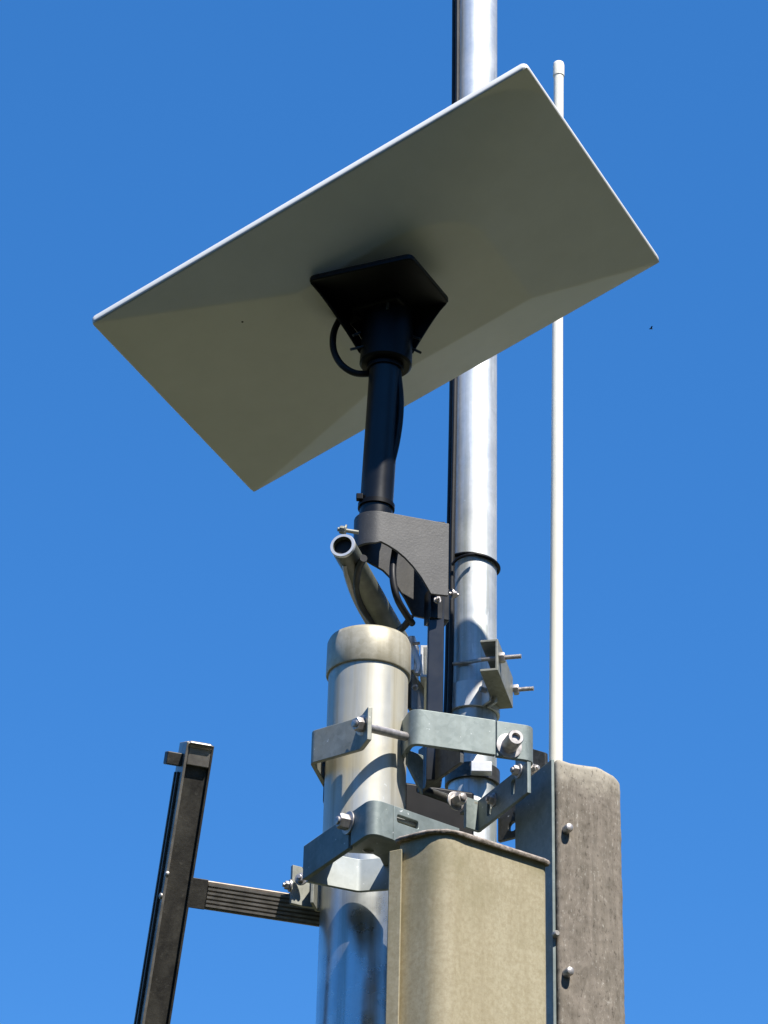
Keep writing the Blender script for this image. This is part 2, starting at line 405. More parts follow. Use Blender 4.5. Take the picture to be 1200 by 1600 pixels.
# ================================================================== thick galvanised post
PY = 2.46
pc_top = at(577.5, 992, PY); pc_low = at(560, 1590, PY)
PX = (pc_top[0] + pc_low[0]) / 2; PR = .0385
pax = unit(v3(pc_top[0] - pc_low[0], 0, pc_top[2] - pc_low[2])); pbase = v3(*(pc_low - pax * (pc_low[2] / pax[2])))
def postc(z): return pbase + pax * (z / pax[2])
z_cap_t = at(578, 972, PY - .04)[2]; z_cap_b = at(578, 1030, PY - .04)[2]
post = thing('steel_post', 'thick round galvanised steel post with a cream cap, left of the thin mast', 'post', postc(z_cap_b))
L_ = z_cap_b + .005
m = MB().lathe(pbase, pax, [(0, PR), (L_ / pax[2], PR)], 72); m.build('tube', M['post_zinc'], post)
cz = postc(z_cap_b)
m = MB().lathe(cz, pax, [(0, PR + .0002), (0, PR + .0019), (.0010, PR + .0025), (z_cap_t - z_cap_b - .006, PR + .0022), (z_cap_t - z_cap_b - .002, PR + .0005), (z_cap_t - z_cap_b, PR - .0035), (z_cap_t - z_cap_b + .001, PR - .012)], 72)
m.build('cap', M['cap_zinc'], post, smooth=50)

# ================================================================== tall mast
MY = 2.76
m_hi, m_lo = at(744.5, 0, MY), at(739.5, 950, MY); MR = 73.5 / F * np.dot(m_lo - CAM, FW) / 2
max_ = unit(m_hi - m_lo)
def mastc(z): return m_lo + max_ * ((z - m_lo[2]) / max_[2])
mast = thing('mast', 'tall thin galvanised mast pipe running up behind the white panel', 'mast', mastc(2.6))
MB().cyl(mastc(0), mastc(4.6), MR, 56).build('pipe', M['mast_zinc'], mast)
MB().lathe(mastc(4.6), max_, [(0, MR), (0, MR + .0015), (.02, MR + .0015), (.024, MR - .004)], 40).build('end_cap', M['black_plastic'], mast)

# feed cables taped to the mast's left side
def mast_side(px_off, y, Y): return at(px_off, y, Y)
for k, (dx, dy, r) in enumerate(((0, 0, .0031), (5.2, -.009, .0029))):
    pts = [(712.2, -140), (711.8, 0), (711.2, 150), (709.5, 400), (707.8, 600), (705, 760), (703.2, 850), (702.5, 950), (700.5, 1050), (698, 1130), (696, 1200)]
    P = [at(x - 1.5 + dx * .95, y, MY - .012 + dy) for x, y in pts]
    o = MB().path(P, r, 10, 8).build('feed_cable', M['cable_rubber'])
    tag(o, ('black cable running down the left edge of the mast, the outer one facing the sky', 'second black cable tucked against the left side of the mast pipe')[k], 'cable', 'cables along the mast')

# cable tie round the mast
tie = thing('cable_tie', 'black cable tie looped round the mast beside the charcoal bracket', 'cable tie', mastc(at(740, 868, MY)[2]))
zc = at(740, 872, MY - .02)[2]; c0 = mastc(zc); tr = MR + .0022
pts = []
for i in range(41):
    w = 2 * math.pi * i / 40; pts.append(c0 + v3(math.cos(w) * tr, math.sin(w) * tr, 0) + ZA * (.0035 * math.cos(w) * -1.0 + .001))
MB().path(pts[:-1] + [pts[0]], .0021, 8, 2).build('strap', M['black_plastic'], tie)
MB().box(c0 + v3(-tr - .001, -.006, .003), E1, N1, ZA, .006, .006, .008).build('lock', M['black_plastic'], tie, .001)
MB().path([at(706, 883, MY - .03), at(714, 874, MY - .032), at(728, 868, MY - .034), at(742, 866, MY - .034)], .0017, 8).build('tail', M['black_plastic'], tie)

# ================================================================== white whip antenna
WY = 2.80
w_hi, w_lo = at(873, 98, WY), at(868.5, 1150, WY)
wax = unit(w_hi - w_lo); wl = np.linalg.norm(w_hi - w_lo); r_hi = 15.6 / F * np.dot(w_hi - CAM, FW) / 2; r_lo = 21.5 / F * np.dot(w_lo - CAM, FW) / 2
whip = thing('whip_antenna', 'thin white fibreglass whip antenna rising behind the weathered grey column', 'antenna', w_lo - wax * .05)
MB().lathe(w_lo - wax * .6, wax, [(0, r_lo + .0005), (.6, r_lo), (.6 + wl * .3, r_lo * .93), (.6 + wl * .62, r_lo * .85), (.6 + wl - .02, r_hi)], 32).build('rod', M['white_fibreglass'], whip)
MB().lathe(w_hi - wax * .0215, wax, [(0, r_hi), (0, r_hi + .0009), (.017, r_hi + .0009), (.0205, r_hi), (.0215, r_hi - .002)], 32).build('tip_cap', M['white_fibreglass'], whip, smooth=50)
MB().cyl(w_lo - wax * 2.6, w_lo - wax * .55, .02, 28).build('base_tube', M['mast_zinc'], whip)

# ================================================================== satellite dish
P0 = v3(-.00767, 2.4745, 3.27487)
U = v3(.84125, -.42949, .32839); V = v3(-.47859, -.87412, .08281); Wn = v3(.25149, -.22683, -.94091)   # Wn points out of the back
def dl(u, v, w): return P0 + U * u + V * v + Wn * w
pole_hi, pole_lo = at(604.5, 540, 2.45), at(587.5, 800, 2.45)
dish = thing('satellite_dish', 'flat white rectangular satellite dish tilted on a black pole', 'satellite dish', pole_lo)
HW, HH = .2588, .1668
# slab: rounded rectangle, rim profile rolled over towards the front face
m = MB(); prof = [(0.0, 0.0012), (.0010, .0002), (.0025, 0.0), (.0065, .0002), (.0082, .0010), (.0092, .0026)]
loops = []
for (h, ins) in prof:
    loops.append([dl(x, y, -h) for x, y in rrect(-HW + ins, -HH + ins, HW - ins, HH - ins, max(.001, .006 - ins * .5), 5)])
n = len(loops[0]); vs = [p for l in loops for p in l]
fs = [[j * n + i, j * n + (i + 1) % n, (j + 1) * n + (i + 1) % n, (j + 1) * n + i] for j in range(len(loops) - 1) for i in range(n)]
fs += [list(range(n)), [(len(loops) - 1) * n + i for i in range(n)]]
m.add(vs, fs).build('panel', M['white_plastic'], dish, smooth=40)
# shallow hipped back cover: three crisp moulded ridges, the fourth one rounded off
s_cb = .36; s_ab, s_dc = s_cb / 1.675, s_cb / 2.516; s_da = s_dc * 2.36; WD = .028
def cover_h(u, v):
    da, ab, cb, dc = s_da * (HH - v), s_ab * (HW - u), s_cb * (HH + v), s_dc * (HW + u)
    k = .022; h = max(k - abs(da - ab), 0) / k; soft = min(da, ab) - h * h * k * .25
    return max(0, min(soft, cb, dc, WD))
NU, NV = 220, 142; uu = [-HW + .0016 + (2 * HW - .0032) * i / NU for i in range(NU + 1)]; vv = [-HH + .0016 + (2 * HH - .0032) * j / NV for j in range(NV + 1)]
m = MB(); m.add([dl(u, v, .0004 + cover_h(u, v)) for v in vv for u in uu], [[j * (NU + 1) + i, j * (NU + 1) + i + 1, (j + 1) * (NU + 1) + i + 1, (j + 1) * (NU + 1) + i] for j in range(NV) for i in range(NU)])
m.build('back_cover', M['white_plastic'], dish, smooth=80)
sp_ = on_plane(377, 497, P0 + Wn * .013, Wn); u_, v_ = np.dot(sp_ - P0, U), np.dot(sp_ - P0, V)
MB().lathe(dl(u_, v_, cover_h(u_, v_)), Wn, [(0, .0012), (.0008, .0011)], 12).build('drain_hole', M['hole_dark'], dish)
# black hood under the dish: level four-cornered flange that narrows into the pole socket
ZH = at(600, 452, 2.43)[2] - .012
cor = [at_z(x, y, ZH) for x, y in ((481, 438), (643, 402), (703, 473), (545, 508))]
cen = sum(cor) / 4
def quad_ring(pts, z, inset, r=.006):
    c = sum(pts) / 4; out = []
    for i in range(4):
        a, b, d = pts[i - 1], pts[i], pts[(i + 1) % 4]
        b2 = b + (c - b) * inset; d1 = unit(a - b); d2 = unit(d - b)
        for k in range(4):
            u = k / 3; q = (1 - u) ** 2 * (b2 + d1 * r) + 2 * u * (1 - u) * b2 + u * u * (b2 + d2 * r); out.append(v3(q[0], q[1], z))
    return out
def loft(rings):
    n = len(rings[0]); vs = [p for r in rings for p in r]
    fs = [[j * n + i, j * n + (i + 1) % n, (j + 1) * n + (i + 1) % n, (j + 1) * n + i] for j in range(len(rings) - 1) for i in range(n)]
    fs += [list(range(n))[::-1], [(len(rings) - 1) * n + i for i in range(n)]]
    return MB().add(vs, fs)
loft([quad_ring(cor, ZH + .006, .02), quad_ring(cor, ZH + .0045, 0), quad_ring(cor, ZH, 0), quad_ring(cor, ZH - .001, .02)]).build('mount_flange', M['black_plastic'], dish)
ptop = pole_hi + unit(pole_hi - pole_lo) * .055
pdir = unit(pole_hi - pole_lo)
sock_r = .0268; zs = at(604, 556, 2.43)[2]
def pole_at(z): return pole_lo + pdir * ((z - pole_lo[2]) / pdir[2])
def wall(p, q, r_, t, th):
    """bent-up sheet between two flange points (p, q) and two collar points (t under p, r_ under q)"""
    m = MB(); nrm = unit(np.cross(q - p, t - p)) * th; N = 8; vs = []
    for k in range(N + 1):
        u = k / N; e = u ** .82                                  # slightly hollow flanks
        A = p * (1 - e) + t * e; B = q * (1 - e) + r_ * e
        A = v3(A[0], A[1], p[2] * (1 - u) + t[2] * u); B = v3(B[0], B[1], q[2] * (1 - u) + r_[2] * u)
        vs += [A, B, B + nrm, A + nrm]
    fs = [[4 * k + i, 4 * k + (i + 1) % 4, 4 * k + 4 + (i + 1) % 4, 4 * k + 4 + i] for k in range(N) for i in range(4)] + [[0, 1, 2, 3], [4 * N, 4 * N + 3, 4 * N + 2, 4 * N + 1]]
    return m.add(vs, fs)
zlw = at(604, 532, 2.43)[2]; cl_ = pole_at(zlw)
inz = lambda p, k: v3(*(p + (cen - p) * k)[:2], ZH - .0008)
colp = lambda w, r: v3(cl_[0] + r * math.cos(w), cl_[1] + r * math.sin(w), zlw)
aB = math.atan2(*((cor[3] - cen)[1::-1]))
wl_, wb_, wr_ = colp(math.radians(176), sock_r), colp(aB, sock_r), colp(math.radians(4), sock_r)
wall(inz(cor[0], .05), inz(cor[3], .05), wb_, wl_, .0022).build('hood_wall', M['black_plastic'], dish, .0006)
wall(inz(cor[3], .05), inz(cor[2], .05), wr_, wb_, .0022).build('hood_wall', M['black_plastic'], dish, .0006)
# filler block between flange and dish back
MB().box(cen + v3(.004, .028, .006), U * v3(1, 1, 0), V * v3(1, 1, 0), ZA, .055, .04, .03).build('mount_block', M['black_plastic'], dish, .003)
c_ = pole_at(zs); hsock = ZH - .0005 - zs
MB().lathe(c_, pdir, [(0, .0182), (0, sock_r - .002), (.002, sock_r), (hsock, sock_r - .001), (hsock, .0182)], 40, True).build('socket', M['black_plastic'], dish)
MB().lathe(pole_at(pole_lo[2] - .026), pdir, [(0, .0165), (ZH - .02 - pole_lo[2] + .026, .0165)], 48).build('support_pole', M['black_paint'], dish)
zr = at(600, 563, 2.43)[2]
MB().lathe(pole_at(zr), pdir, [(0, .0168), (0, .0185), (.004, .0188), (.006, .0168)], 40).build('pole_collar', M['black_plastic'], dish)
for (x0, y0, x1, y1) in ((570, 541, 548, 546), (645, 545, 657, 551), (645, 526, 657, 530), (563, 520, 552, 524)):
    MB().cyl(at(x0, y0, 2.44), at(x1, y1, 2.43), .0014, 8).build('screw', M['dark_zinc'], dish)
for (x, y) in ((606, 482), (605, 500)):
    p = at(x, y, 2.45); c = pole_at(p[2]); q = v3(c[0] + (p[0] - c[0]), c[1] - sock_r + .0002, p[2])
    MB().box(q, v3(1, 0, 0), v3(0, 1, 0), ZA, .003, .002, .009).build('socket_key', M['powder_coat'], dish, .0006)
# loop of the dish lead
P = [at(x, y, Y) for x, y, Y in ((548, 478, 2.47), (534, 494, 2.465), (522, 518, 2.46), (521, 545, 2.455), (532, 568, 2.45), (552, 582, 2.45), (574, 584, 2.455), (592, 580, 2.462))]
MB().path(P, .0035, 12).build('lead_loop', M['cable_rubber'], dish)
P = [at(x, y, 2.445) for x, y in ((619, 556), (623, 590), (626, 622), (625, 655), (620, 690), (613, 720), (606, 742))]
MB().path(P, .0033, 10).build('lead', M['cable_rubber'], dish)
zt_ = at(586, 777, 2.43)[2]
tie2 = thing('cable_tie', 'black cable tie round the black dish pole just above the charcoal bracket', 'cable tie', pole_at(zt_))
MB().lathe(pole_at(zt_) - pdir * .0024, pdir, [(0, .0166), (0, .0184), (.0048, .0184), (.0048, .0166)], 40, True).build('strap', M['black_plastic'], tie2)
MB().box(at(562, 777, 2.44), v3(1, 0, 0), v3(0, 1, 0), ZA, .007, .006, .007).build('lock', M['black_plastic'], tie2, .001)

# ================================================================== charcoal stand-off bracket
brk = thing('pole_bracket', 'charcoal folded steel bracket clasping the foot of the black pole', 'bracket', at(690, 960, 2.47))
pcb = pole_at(at(585, 825, 2.45)[2]); RW = .0195
f_dir = unit(v3(.952, .305, 0)); f_n = v3(f_dir[1], -f_dir[0], 0)          # f_n faces the camera
fstart = pcb + f_n * RW
zt0 = at(606, 800, fstart[1])[2]
fend = on_plane(700, 870, fstart, f_n)
Lf = np.dot(fend - fstart, f_dir)
prof_px = [(606, 853), (620, 862), (632, 872), (645, 886), (658, 903), (668, 920), (673, 929), (690, 931), (700, 932)]
fr = [on_plane(x, y, fstart, f_n) for x, y in prof_px]
plan = []; zb_ = []
for p in fr[::-1]: plan.append(p); zb_.append(p[2])
zlow = on_plane(588, 846, fstart, f_n)[2]
plan.append(fstart); zb_.append(zlow)
a0 = math.atan2(f_n[1], f_n[0])
for i in range(1, 13):
    w = a0 - math.pi * i / 12 * .97
    plan.append(pcb + v3(math.cos(w), math.sin(w), 0) * RW); zb_.append(zlow - .002)
bstart = pcb - f_n * RW; bend = fend + v3(-.017, .05, 0); b_dir = unit(v3(*(bend - bstart)[:2], 0))
for p in fr[1:]:
    u = np.dot(p - fstart, f_dir) / Lf; q = bstart + b_dir * np.linalg.norm((bend - bstart)[:2]) * u
    plan.append(q); zb_.append(p[2])
MB().ribbon(plan, zt0, zb_, .003).build('plate', M['powder_coat'], brk, bevel=.0007)
# tongue between the plates at the tube, with its bolt
p_ = at(686, 945, 2.468)
MB().box(p_ + v3(-.002, .01, .002), f_dir, -f_n, ZA, .02, .02, .035).build('tongue', M['black_paint'], brk, .001)
bolt(brk, at(683, 938, 2.452), f_n, .0026, .003)
bolt(brk, at(705, 928, 2.475), f_dir, .0036, .004, tail=.02)

# black square tube that carries it
T_hi = at(683, 815, 2.47); T_lo = at(681, 1220, 2.47)
tube = thing('square_tube', 'black square tube standing left of the mast below the bracket', 'tube', T_lo)
tx = (at(669, 1000, 2.47)[0] + at(694, 1000, 2.47)[0]) / 2; tw = at(694, 1000, 2.47)[0] - at(669, 1000, 2.47)[0]
MB().box(v3(tx - .0004, 2.478, (T_hi[2] + T_lo[2]) / 2), v3(1, .03, 0), v3(-.03, 1, 0), ZA, tw, .018, T_hi[2] - T_lo[2]).build('tube', M['tube_paint'], tube, .0012)

# ================================================================== pipe with an open mouth behind the post cap
cA, cdir = at(535, 852, 2.375), unit(v3(.27, .96, 0.0))
pipe = thing('conduit_pipe', 'short grey pipe with its round open mouth beside the black pole', 'pipe', cA)
ro, ri = .0122, .0092
MB().lathe(cA, cdir, [(0, ri), (0, ro - .0006), (.0008, ro), (.22, ro), (.22, ri)], 40, True).build('tube', M['olive_steel'], pipe)
MB().lathe(cA - cdir * .0004, cdir, [(0, ri + .0002), (0, ro - .0003), (.0014, ro + .0003), (.003, ro + .0002), (.003, ri + .0002)], 40, True).build('rim', M['bright_zinc'], pipe)  # brighter ring painted in for the sunlit edge of the mouth
MB().lathe(cA + cdir * .006, cdir, [(0, ri - .0001), (.004, ri - .0001)], 32).build('mouth_shade', M['hole_dark'], pipe)  # dark disc standing in for the shade inside the open pipe
bolt(pipe, at(541, 829, 2.385), v3(-1, .0, .15), .004, .005, tail=.012, mat=M['dull_zinc'])
for (pts, r, mat, lab) in (
    (tuple((x, y, 2.375 + (y - 852) * .001375 - .020) for x, y in ((539, 880), (543, 900), (550, 922), (560, 945), (576, 974))), .0034, 'grey_cable', 'pale grey cable hanging along the open pipe towards the post cap'),
    (tuple((x, y, 2.375 + (y - 852) * .001375 - .024) for x, y in ((568, 872), (560, 888), (557, 908), (560, 932), (569, 953), (586, 976))), .0038, 'cable_rubber', 'black cable curving down along the open pipe behind the post cap'),
    (((619, 850, 2.45), (614, 885, 2.445), (615, 912, 2.443), (622, 938, 2.446), (636, 962, 2.46), (644, 974, 2.475)), .0035, 'cable_rubber', 'black cable drooping from under the charcoal bracket'),
    (((642, 962, 2.465), (637, 972, 2.47), (629, 981, 2.48), (617, 990, 2.50), (600, 1000, 2.52)), .0034, 'cable_rubber', 'short black cable end slipping behind the post cap, right side')):
    o = MB().path([at(*p) for p in pts], r, 12).build('cable', M[mat]); tag(o, lab, 'cable')
# loose screw on conduit clip
# ================================================================== upper clamp: jaw on the post, bolt, strap on the mast
TH_ = .005
uc = thing('pipe_clamp', 'upper galvanised clamp tying the post to the mast above the box', 'clamp', at(600, 1190, 2.43))
FL = at(645, 1108, 2.415); zt = FL[2]; zb = at(645, 1163, 2.415)[2]
FR = at_z(832, 1135, zt)
e_ = unit((FR - FL) * v3(1, 1, 0)); n_ = v3(-e_[1], e_[0], 0)
seamx = at_z(774, 1127, zt); seam = FL + e_ * np.dot(seamx - FL, e_)
pl = fillet([FL + n_ * .062, FL, seam - e_ * .0004], .009)
MB().ribbon(pl, zt, zb, TH_).build('strap', M['clamp_zinc'], uc, .0007)
pl = fillet([seam + e_ * .0004, FR, FR + n_ * .045], .009)
MB().ribbon(pl, zt - .0005, zb - .0008, TH_).build('strap_end', M['clamp_zinc'], uc, .0007)
fm = -n_
bz = at(795, 1164, 2.44)
pb = on_plane(795, 1166, FL + fm * TH_ / 2, fm); MB().lathe(pb, fm, [(0, .0125), (.0016, .0125), (.0018, .011)], 24).build('washer', M['bolt_steel'], uc)
MB().lathe(pb + fm * .0016, fm, [(0, .0078), (.019, .0078), (.0205, .0070), (.0205, .0042), (.0175, .0036)], 24).build('bolt', M['bolt_steel'], uc)
# post jaw
Lg = at(566, 1121, 2.398); zt2 = Lg[2]; zb2 = at(562, 1172, 2.398)[2]
JL = at_z(490, 1143, zt2)
jn = unit(v3(-.30, .95, 0))
bar_d = unit((JL - Lg) * v3(1, 1, 0))
pl = fillet([Lg - jn * .024, Lg, JL, JL + unit(v3(.22, .97, 0)) * .075], .006)
MB().ribbon(pl, zt2, zb2, TH_ * .9).build('jaw', M['dull_zinc'], uc, .0007)
# rear jaw tail seen under the bar
MB().ribbon([JL + v3(.012, .045, 0), JL + v3(.016, .085, 0)], zt2 + .0, zb2 - .018, .004).build('rear_jaw', M['dark_zinc'], uc, .0006)
rod_a = at(572, 1136, Lg[1] - .012); rod_b = at(634, 1151, 2.422)
MB().cyl(rod_a, rod_b, .0042, 18).build('rod', M['bolt_steel'], uc)
bolt(uc, Lg - jn * .012 + v3(-.0022, 0, at(566, 1136, 2.39)[2] - zt2), rod_a - rod_b, .0068, .009)
# gusset behind the strap
zg = at(655, 1240, 2.50)[2]
ga, gb = at_z(722, 1192, zg), at_z(655, 1240, zg)
MB().ribbon([ga, gb], zt - .003, zg, .004).build('gusset', M['dark_zinc'], uc, .0006)
ha, hb = at(640, 1172, 2.432), at(656, 1166, 2.432)
m = MB().ribbon([FL + n_ * .022 + e_ * .001, FL + n_ * .030 + e_ * .019], [zb + .004, zb + .004], [zb - .010, zb - .036], .003); m.build('inner_plate', M['clamp_zinc'], uc, .0006)
# ================================================================== lower clamp in front of the post
lc = thing('pipe_clamp', 'lower galvanised clamp with a slot, left of the beige box', 'clamp', at(560, 1390, 2.41))
K = at(582, 1249, 2.27); ztk = K[2]; zbk = at(580, 1303, 2.27)[2]
Lk = at_z(478, 1322, ztk); Rk = at_z(668, 1279, ztk)
kd1 = unit((Lk - K) * v3(1, 1, 0)); kd2 = unit((Rk - K) * v3(1, 1, 0))
gap = K + kd1 * np.dot(at_z(549, 1271, ztk) - K, kd1)
MB().ribbon(fillet([gap - kd1 * .003, K, K + kd2 * .022], .012, 7), ztk, zbk, TH_).build('strap', M['clamp_zinc'], lc, .0007)
# slotted continuation towards the box
o0 = K + kd2 * .022; hgt = ztk - zbk
plate('slotted_strap', [(0, 0), (.075, 0), (.075, hgt), (0, hgt)], [rrect(.004, hgt * .55, .028, hgt * .78, .002)], v3(o0[0], o0[1], zbk), kd2, ZA, TH_, M['clamp_zinc'], lc)
MB().ribbon([gap + kd1 * .001, Lk], ztk - .0006, zbk - .0006, TH_).build('bar', M['clamp_zinc'], lc, .0007)
kn = v3(-kd1[1], kd1[0], 0); kn = kn if kn[1] < 0 else -kn
bolt(lc, on_plane(545, 1286, K + kn * TH_ / 2, kn), kn, .0072, .009, tail=.02)
# back plate of the clamp against the post
zbp = zbk - .0006
BL = at_z(480, 1379, zbp); BM = at_z(560, 1394, zbp); BR = at_z(640, 1391, zbp)
BPl = [Lk + v3(.002, .004, 0), v3(BM[0], BM[1], 0), v3(BR[0], BR[1] - .004, 0)]
MB().ribbon(fillet(BPl, .01), ztk - .002, zbp, TH_ * .8).build('back_plate', M['pale_zinc'], lc, .0006)
def lerp2(a, b, u): return np.asarray(a[:2]) * (1 - u) + np.asarray(b[:2]) * u
w1, w2 = lerp2(BPl[0], BPl[1], .50), lerp2(BPl[1], BPl[2], .40)
web = [lerp2(Lk, K, .03), K[:2] + np.array([0, .006]), lerp2(K, Rk, .97), lerp2(K, Rk, .97) + np.array([.045, .03]), np.array(BPl[2][:2]) + np.array([.035, .004]), np.array(BPl[2][:2]) + np.array([0, -.004]), w2 + np.array([.004, -.003]), w2 + np.array([0, -.022]), w2 + np.array([-.006, -.030]), w1 + np.array([.012, -.026]), w1 + np.array([.002, -.016]), w1 + np.array([0, -.003])]
plate('web', [tuple(p - K[:2]) for p in web], [], v3(K[0], K[1], ztk - .009), v3(1, 0, 0), v3(0, 1, 0), .003, M['dull_zinc'], lc)  # notch shaped to pass a sun patch; right end added to shade the post
bolt(lc, at(575, 1322, 2.36), -N1, .005, .008)
# ear at the left end carrying small bolts
ea, eb = at(456, 1352, 2.445), at(476, 1358, 2.452)
MB().ribbon([ea, eb, eb + v3(.014, .004, 0)], ea[2], ea[2] - .038, .004).build('ear', M['dull_zinc'], lc, .0006)
MB().ribbon([eb + v3(.008, -.016, 0), eb + v3(.012, .004, 0), eb + v3(.03, .012, 0)], ea[2] - .014, ea[2] - .040, .003).build('saddle', M['dull_zinc'], lc, .0006)
bolt(lc, at(454, 1384, 2.444), v3(-1, -.3, 0), .004, .004); bolt(lc, at(471, 1374, 2.44), v3(-.3, -1, 0), .0042, .004)

# ================================================================== slotted arm bracket on the mast under the strap
ab = thing('slotted_bracket', 'galvanised angle bracket with slots below the upper clamp, front of mast', 'bracket', at(748, 1300, 2.50))
A0 = at(748, 1253, 2.51); za = A0[2]; zab = at(749, 1300, 2.51)[2]
A1 = at_z(830, 1188, za); ad = unit((A1 - A0) * v3(1, 1, 0)); La = np.linalg.norm((A1 - A0)[:2]) - .004
ha_ = za - zab
A2 = at_z(727, 1246, za); a2 = unit((A2 - A0) * v3(1, 1, 0))
sl_ = lambda x, y0, y1: rrect(x - .0045, ha_ * y0, x + .0045, ha_ * y1, .003)
plate('arm', [(.003, 0), (La, 0), (La, ha_), (.003, ha_)], [sl_(.026, .22, .72), sl_(.075, .3, .78)], v3(A0[0], A0[1], zab), ad, ZA, .004, M['clamp_zinc'], ab)
MB().ribbon(fillet([A0 + ad * .003, A0, A2], .004), za, zab, .004).build('end_face', M['clamp_zinc'], ab, .0006)
MB().box((A0 + A2) / 2 + v3(.006, .02, -.003), a2, ad, ZA, .026, .03, .003).build('top_web', M['dull_zinc'], ab, .0006)
an = v3(ad[1], -ad[0], 0); an = an if an[1] < 0 else -an
bolt(ab, on_plane(772, 1250, A0 + an * .002, an), an, .0048, .005)
bolt(ab, on_plane(811, 1205, A0 + an * .002, an), an, .0048, .005)
bp_ = at(711, 1252, 2.49)
bolt(ab, bp_, v3(.55, -.8, 0), .0065, .011, tail=.0)
MB().cyl(bp_, at(655, 1232, 2.51), .0045, 16).build('rod', M['dark_zinc'], ab)
MB().box(at(679, 1276, 2.555), E1, N1, ZA, .076, .02, .056).build('clamp_block', M['black_plastic'], ab, .003)

dk = thing('side_bracket', 'dark steel bracket with round bolts wedged against the grey column', 'bracket', at(815, 1310, 2.50))
pts2 = [(0, 0), (.05, 0), (.056, .03), (.055, .08), (.036, .09), (.02, .07), (.0, .05)]
dp = at(780, 1316, 2.535); dd = unit(v3(.80, -.60, 0))
plate('side_plate', pts2, [disc(.017, .012, .005)], dp, dd, ZA, .005, M['dark_zinc'], dk)
dn = v3(-.60, -.80, 0)
bolt(dk, on_plane(815, 1272, dp + dn * .0025, dn), dn, .0062, .006, mat=M['dark_zinc']); bolt(dk, on_plane(832, 1203, at(832, 1203, 2.47), dn), v3(.6, -.7, 0), .0042, .005)

# ================================================================== ring clamps on the mast
rc = thing('hose_clamp', 'bright band clamp with two lugs round the foot of the mast', 'clamp', mastc(at(735, 1110, 2.5)[2]))
zr1, zr0 = at(735, 1064, MY - .025)[2], at(735, 1104, MY - .025)[2]
a_g = math.radians(-62); rr = MR + .002
c1 = mastc((zr0 + zr1) / 2); plan = []
for i in range(33):
    w = a_g + .13 + (2 * math.pi - .26) * i / 32; plan.append(v3(c1[0] + rr * math.cos(w), c1[1] + rr * math.sin(w), 0))
gd = v3(math.cos(a_g), math.sin(a_g), 0)
plan = [plan[0] + gd * .016] + plan + [plan[-1] + gd * .016]
MB().ribbon(plan, zr1, zr0, .003).build('band', M['bright_zinc'], rc, .0006)
MB().cyl(c1 + gd * (rr + .008) - np.cross(gd, ZA) * .014, c1 + gd * (rr + .008) + np.cross(gd, ZA) * .012, .003, 14).build('bolt', M['bolt_steel'], rc)
rc2 = thing('hose_clamp', 'dark band clamp round the mast seen under the upper strap', 'clamp', mastc(at(735, 1205, 2.5)[2]))
zr1, zr0 = at(735, 1192, MY - .025)[2], at(735, 1214, MY - .025)[2]
MB().lathe(mastc(zr0), max_, [(0, MR), (0, MR + .0035), (zr1 - zr0, MR + .0035), (zr1 - zr0, MR)], 48, True).build('band', M['dark_zinc'], rc2)
MB().box(mastc(zr0) + v3(.008, -MR - .008, .006), v3(1, 0, 0), v3(0, 1, 0), ZA, .022, .012, .012).build('lug', M['bright_zinc'], rc2, .001)

# ================================================================== channel iron with studs
ch = thing('channel_bracket', 'grey channel iron with two threaded studs, right of the mast', 'bracket', at(765, 1050, 2.52))
cp = at(778, 998, 2.66); cz1 = cp[2]; cz0 = at(777, 1047, 2.66)[2]; cd = unit(v3(.22, .976, 0)); cn = v3(cd[1], -cd[0], 0)
Lc = .093; hC = cz1 - cz0; wC = .0192
midz = (cz1 + cz0) / 2; tC = .0028
m = MB(); base_ = v3(cp[0], cp[1], midz)
secs = [(0, hC / 2), (0, -hC / 2), (-wC, -hC / 2), (-wC, -hC / 2 + tC), (-tC, -hC / 2 + tC), (-tC, hC / 2 - tC), (-wC, hC / 2 - tC), (-wC, hC / 2)]
vs = [base_ + cn * a + ZA * b + cd * l for l in (0, Lc) for a, b in secs]; k = len(secs)
m.add(vs, [[i, (i + 1) % k, k + (i + 1) % k, k + i] for i in range(k)] + [[0, 1, 4, 5], [1, 2, 3, 4], [5, 6, 7, 0], [k + 0, k + 5, k + 4, k + 1], [k + 1, k + 4, k + 3, k + 2], [k + 5, k + 0, k + 7, k + 6]])
m.build('channel', M['dull_zinc'], ch, .0006)
for (nx, ny, tx_, ty_) in ((781, 1028, 815, 1026), (803, 1078, 834, 1078)):
    q = on_plane(nx, ny, base_ + cn * .0003, cn); ax = cn
    MB().hexa(q, ax, .0055, .0058).build('nut', M['bolt_steel'], ch)
    m = MB(); Ls = np.dot(at(tx_, ty_, q[1] - .006) - q, v3(1, 0, 0)) / ax[0]
    prof = [(-.02, .0022)]
    h = -.02
    while h < Ls: prof += [(h + .0004, .0026), (h + .0008, .0022)]; h += .0012
    m.lathe(q, ax, prof, 12); m.build('stud', M['bolt_steel'], ch)
q0 = on_plane(781, 1028, base_, cn); 
MB().path([q0 - cn * .01, at(752, 1031, 2.70), at(735, 1034, 2.729), at(704, 1038, 2.74)], .0022, 10).build('u_bolt', M['bolt_steel'], ch)
